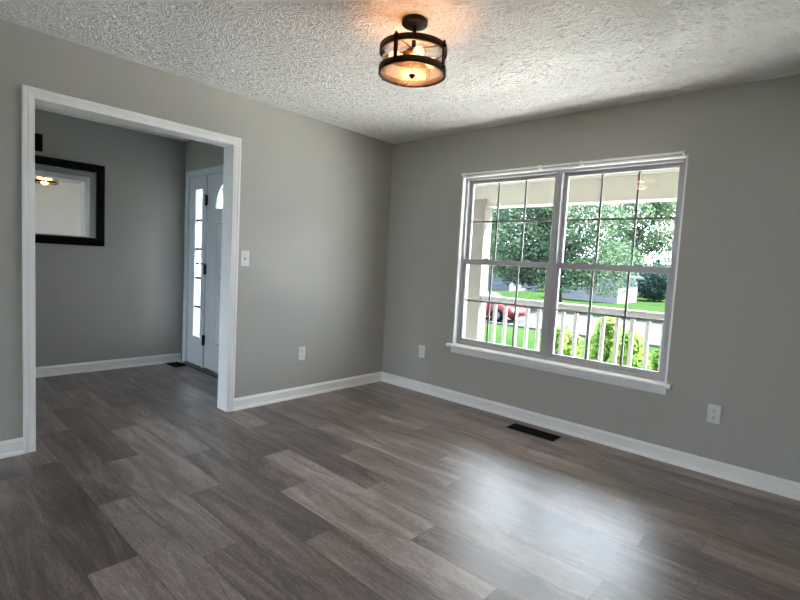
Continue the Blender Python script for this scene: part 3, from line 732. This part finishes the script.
def tree(x, y, h, cr, low, nleaf, lsize, m, label, trunk_r=.16, seed=0, group='trees seen through the window', nb=26):
    rd = random.Random(seed); z0 = gz(x, y)
    e = empty('tree', (x, y, z0)); tag(e, label, 'tree', group)
    t = MB(); pts = [(x, y, z0 - .1)]; rs = [trunk_r * 1.35]
    for i in range(1, 8):
        f = i / 7; pts.append((x + rd.uniform(-.12, .12) * f, y + rd.uniform(-.12, .12) * f, z0 + h * .82 * f)); rs.append(trunk_r * (1 - .75 * f))
    t.path(pts, rs, 10); t.build('trunk', M['bark'], e)
    blobs = []; brm = MB()
    for i in range(nb):
        a = rd.uniform(0, 2 * PI); zz = z0 + low + (h - low) * rd.random() ** 1.1; f = (zz - z0 - low) / (h - low)
        rr = cr * (math.sin(PI * min(1, .18 + .8 * f)) ** .6) * rd.uniform(.45, .95); bs = cr * rd.uniform(.24, .40)
        c = (x + rr * math.cos(a), y + rr * math.sin(a), zz); blobs.append((*c, bs, bs, bs * .75))
        s = (x, y, max(z0 + low * .7, zz - rr * .7)); m_ = [(s[k] * .45 + c[k] * .55) + (0, 0, rr * .12)[k] for k in range(3)]
        brm.path([s, m_, c], [trunk_r * .5, trunk_r * .3, trunk_r * .1], 6)
    blobs.append((x, y, z0 + (h + low) / 2, cr * .6, cr * .6, (h - low) * .42))
    brm.build('branches', M['bark'], e)
    V, F = leaves(blob_pts(blobs, nleaf), lsize); leaf_obj('foliage', V, F, m, e)
    return e
tree(-11.6, 30.0, 10.0, 5.2, 2.1, 44000, .135, M['leafA'], 'dark branched leafy tree rising behind the bar between the two window halves', .24, 3, nb=54)
tree(-24.6, 37.5, 12.0, 5.0, 2.7, 36000, .17, M['leafA'], 'dense green tree just right of the porch post, left half of the window', .26, 8, nb=50)
tree(-16.2, 62.5, 14.0, 5.9, 2.4, 24000, .22, M['leafB'], 'pale airy tree with sky showing through, at the right of the window', .2, 5, nb=34)
tree(-30.5, 66.0, 9.5, 3.8, 1.5, 11000, .2, M['leafB'], 'light green tree standing far behind, between the two nearest trees', .16, 12)
def bush(x, y, r, h, n, ls, m, label, name='bush', group='bushes on the far lawn', cat='bush'):
    z0 = gz(x, y); e = empty(name, (x, y, z0)); tag(e, label, cat, group)
    sm = MB(); rd = random.Random(int(abs(x * 31 + y * 17)))
    for k in range(7):
        a = 2 * PI * k / 7 + rd.random(); sm.path([(x + .05 * math.cos(a), y + .05 * math.sin(a), z0 - .02), (x + r * .3 * math.cos(a), y + r * .3 * math.sin(a), z0 + h * .45), (x + r * .55 * math.cos(a), y + r * .55 * math.sin(a), z0 + h * .75)], [.02 * r + .004, .015 * r + .003, .004], 6)
    sm.build('stems', M['bark'], e)
    bl = [(x, y, z0 + h * .5, r * .85, r * .85, h * .5)]
    for k in range(9):
        a = rd.uniform(0, 2 * PI); q = r * rd.uniform(.35, .7); bl.append((x + q * math.cos(a), y + q * math.sin(a), z0 + h * rd.uniform(.3, .8), r * .38, r * .38, h * .24))
    V, F = leaves(blob_pts(bl, n), ls, droop=.3); V[:, 2] = np.maximum(V[:, 2], z0 + .01)
    leaf_obj('foliage', V, F, m, e); return e
bush(-11.2, 53.0, 2.5, 3.9, 9000, .2, M['leafC'], 'round dark blue-green bush on the far lawn at the right of the window')
bush(-6.2, 55.2, 2.2, 3.4, 5000, .2, M['leafC'], 'blue-green bush mostly hidden by the right window frame')
SL = ['bright green shrub behind the railing, leftmost of the row', 'bright green shrub behind the railing, second in the row from left', 'bright green shrub behind the railing, middle one of the row', 'bright green shrub behind the railing, second in the row from right', 'bright green shrub behind the railing, rightmost and mostly hidden by frame']
for k, (sx, sy, sr, sh) in enumerate(((.88, 2.36, .235, 1.10), (1.26, 2.98, .30, 1.27), (1.72, 2.36, .245, 1.17), (2.12, 2.98, .28, 1.20), (2.58, 2.36, .235, 1.08))):
    bush(sx, sy, sr, sh, 1900, .09, M['leafS'], SL[k], 'shrub', 'shrubs behind the porch railing', 'shrub')

# ------------------------------------------------------------------ houses across the street
def house(x0, x1, y0, y1, hw, hr, wall, roof, label, ridge='x', base=None):
    cx_, cy_ = (x0 + x1) / 2, (y0 + y1) / 2; z0 = gz(cx_, y0) if base is None else base
    e = empty('house', (cx_, cy_, z0)); tag(e, label, 'house', 'houses across the street')
    m = MB().box(x0, x1, y0, y1, z0 - .5, z0 + hw)
    if ridge == 'y': m.prism([(x0, z0 + hw), (x1, z0 + hw), (cx_, z0 + hw + hr)], 'y', y0, y1)
    else: m.prism([(y0, z0 + hw), (y1, z0 + hw), (cy_, z0 + hw + hr)], 'x', x0, x1)
    m.build('walls', wall, e)
    r = MB(); o = .45; t = .14
    if ridge == 'y':
        for s in (-1, 1):
            xe = cx_ + s * ((x1 - x0) / 2 + o); ze = z0 + hw - hr * o / ((x1 - x0) / 2)
            r.loft([[(cx_, yy, z0 + hw + hr), (xe, yy, ze), (xe, yy, ze + t), (cx_, yy, z0 + hw + hr + t)] for yy in (y0 - o, y1 + o)])
    else:
        for s in (-1, 1):
            ye = cy_ + s * ((y1 - y0) / 2 + o); ze = z0 + hw - hr * o / ((y1 - y0) / 2)
            r.loft([[(xx, cy_, z0 + hw + hr), (xx, ye, ze), (xx, ye, ze + t), (xx, cy_, z0 + hw + hr + t)] for xx in (x0 - o, x1 + o)])
    r.build('roof', roof, e)
    n = max(2, int((x1 - x0) / 3.2))
    for i in range(n):
        xx = x0 + (x1 - x0) * (i + .5) / n
        f = MB(); frame_ring(f, xx - .5, xx + .5, z0 + .9, z0 + 2.1, y0, .09, .04); fo = f.build('house_window', M['pwhite'], e)
        MB().box(xx - .5, xx + .5, y0 - .02, y0 - .005, z0 + .9, z0 + 2.1).build('pane', M['carglass'], fo)
    return e
house(-35.5, -25.0, 46.5, 54, 2.5, 1.5, M['siding'], M['roof'], 'pale blue house beyond the street, seen past the red car', 'x')
house(-16.6, -11.4, 42, 47.5, 2.5, 1.4, M['gable'], M['roof'], 'pale gabled house behind the trees in the middle of the window', 'y')
house(-12.0, -1.0, 74, 82, 3.0, 2.4, M['gable'], M['roofp'], 'far house with pinkish roof above the blue-green bush', 'x')

# ------------------------------------------------------------------ red car on the street
car = empty('car', (-10.0, 17.6, ST + .012)); tag(car, 'red car parked on the street, glimpsed through the porch railing', 'car')
cx0, cy0, cz0 = -10.0, 17.6, ST + .012
st_ = [(-2.15, .72, .42, .78), (-2.05, .80, .30, .90), (-1.4, .86, .24, .95), (-.3, .87, .22, .93), (.8, .87, .22, .92), (1.5, .85, .24, .84), (1.95, .78, .28, .72), (2.15, .66, .36, .60)]
body = MB(); rg = []
for xx, hw_, zb, zt in st_:
    pr = [(-hw_ * .92, zb), (-hw_, zb + .12), (-hw_, (zb + zt) / 2 + .05), (-hw_ * .95, zt - .05), (-hw_ * .86, zt), (hw_ * .86, zt), (hw_ * .95, zt - .05), (hw_, (zb + zt) / 2 + .05), (hw_, zb + .12), (hw_ * .92, zb)]
    rg.append([(cx0 + xx, cy0 + a, cz0 + b) for a, b in pr])
body.loft(rg, True); 
cab = [(-1.75, .76, .92, .94), (-1.25, .66, .92, 1.36), (-.6, .64, .90, 1.37), (.1, .64, .90, 1.36), (.35, .65, .90, 1.33), (1.05, .74, .88, .93)]
body.loft([[(cx0 + xx, cy0 + s * h_, cz0 + z) for s, h_, z in ((-1, .80, zb), (-1, hw_, zt), (1, hw_, zt), (1, .80, zb))] for xx, hw_, zb, zt in cab])
body.build('car_body', M['carred'], car)
g = MB()
g.add([(cx0 + .40, cy0 - .62, cz0 + 1.32), (cx0 + .40, cy0 + .62, cz0 + 1.32), (cx0 + 1.03, cy0 + .72, cz0 + .965), (cx0 + 1.03, cy0 - .72, cz0 + .965)], [(0, 1, 2, 3)])
g.add([(v[0] - .03, v[1], v[2] - .05) for v in g.v[:4]], [(3, 2, 1, 0)])
g.build('windshield', M['carglass'], car, recalc=False)
for s in (-1, 1):
    gg = MB()
    q_ = [(-1.35, .99), (.82, .97), (.30, 1.29), (-.6, 1.33), (-1.15, 1.29)]
    def side(xx, z): f = (z - .9) / (1.43 - .9); return (cx0 + xx, cy0 + s * (.80 + (.645 - .80) * f + .012), cz0 + z)
    gg.add([side(*p) for p in q_] + [(side(*p)[0], side(*p)[1] - s * .02, side(*p)[2]) for p in q_], [(0, 1, 2, 3, 4), (9, 8, 7, 6, 5)] + [(i, (i + 1) % 5, 5 + (i + 1) % 5, 5 + i) for i in range(5)])
    gg.build('side_window', M['carglass'], car)
    MB().bbox(cx0 + 2.02, cx0 + 2.12, cy0 + s * .60 - .13, cy0 + s * .60 + .13, cz0 + .52, cz0 + .64, .02).build('headlight', M['lamp'], car)
for wx in (-1.35, 1.33):
    for s in (-1, 1):
        wy = cy0 + s * .80
        wh = MB().lathe([(.0, -.10), (.27, -.10), (.32, -.07), (.33, 0), (.32, .07), (.27, .10), (0, .10)], (cx0 + wx, wy, cz0 + .33), 28, True, 'y').build('wheel', M['tyre'], car)
        MB().lathe([(0, .0), (.20, .0), (.19, s * .012), (.05, s * .02), (0, s * .02)], (cx0 + wx, wy + s * .10, cz0 + .33), 20, False, 'y').build('wheel_rim', M['hub'], wh)
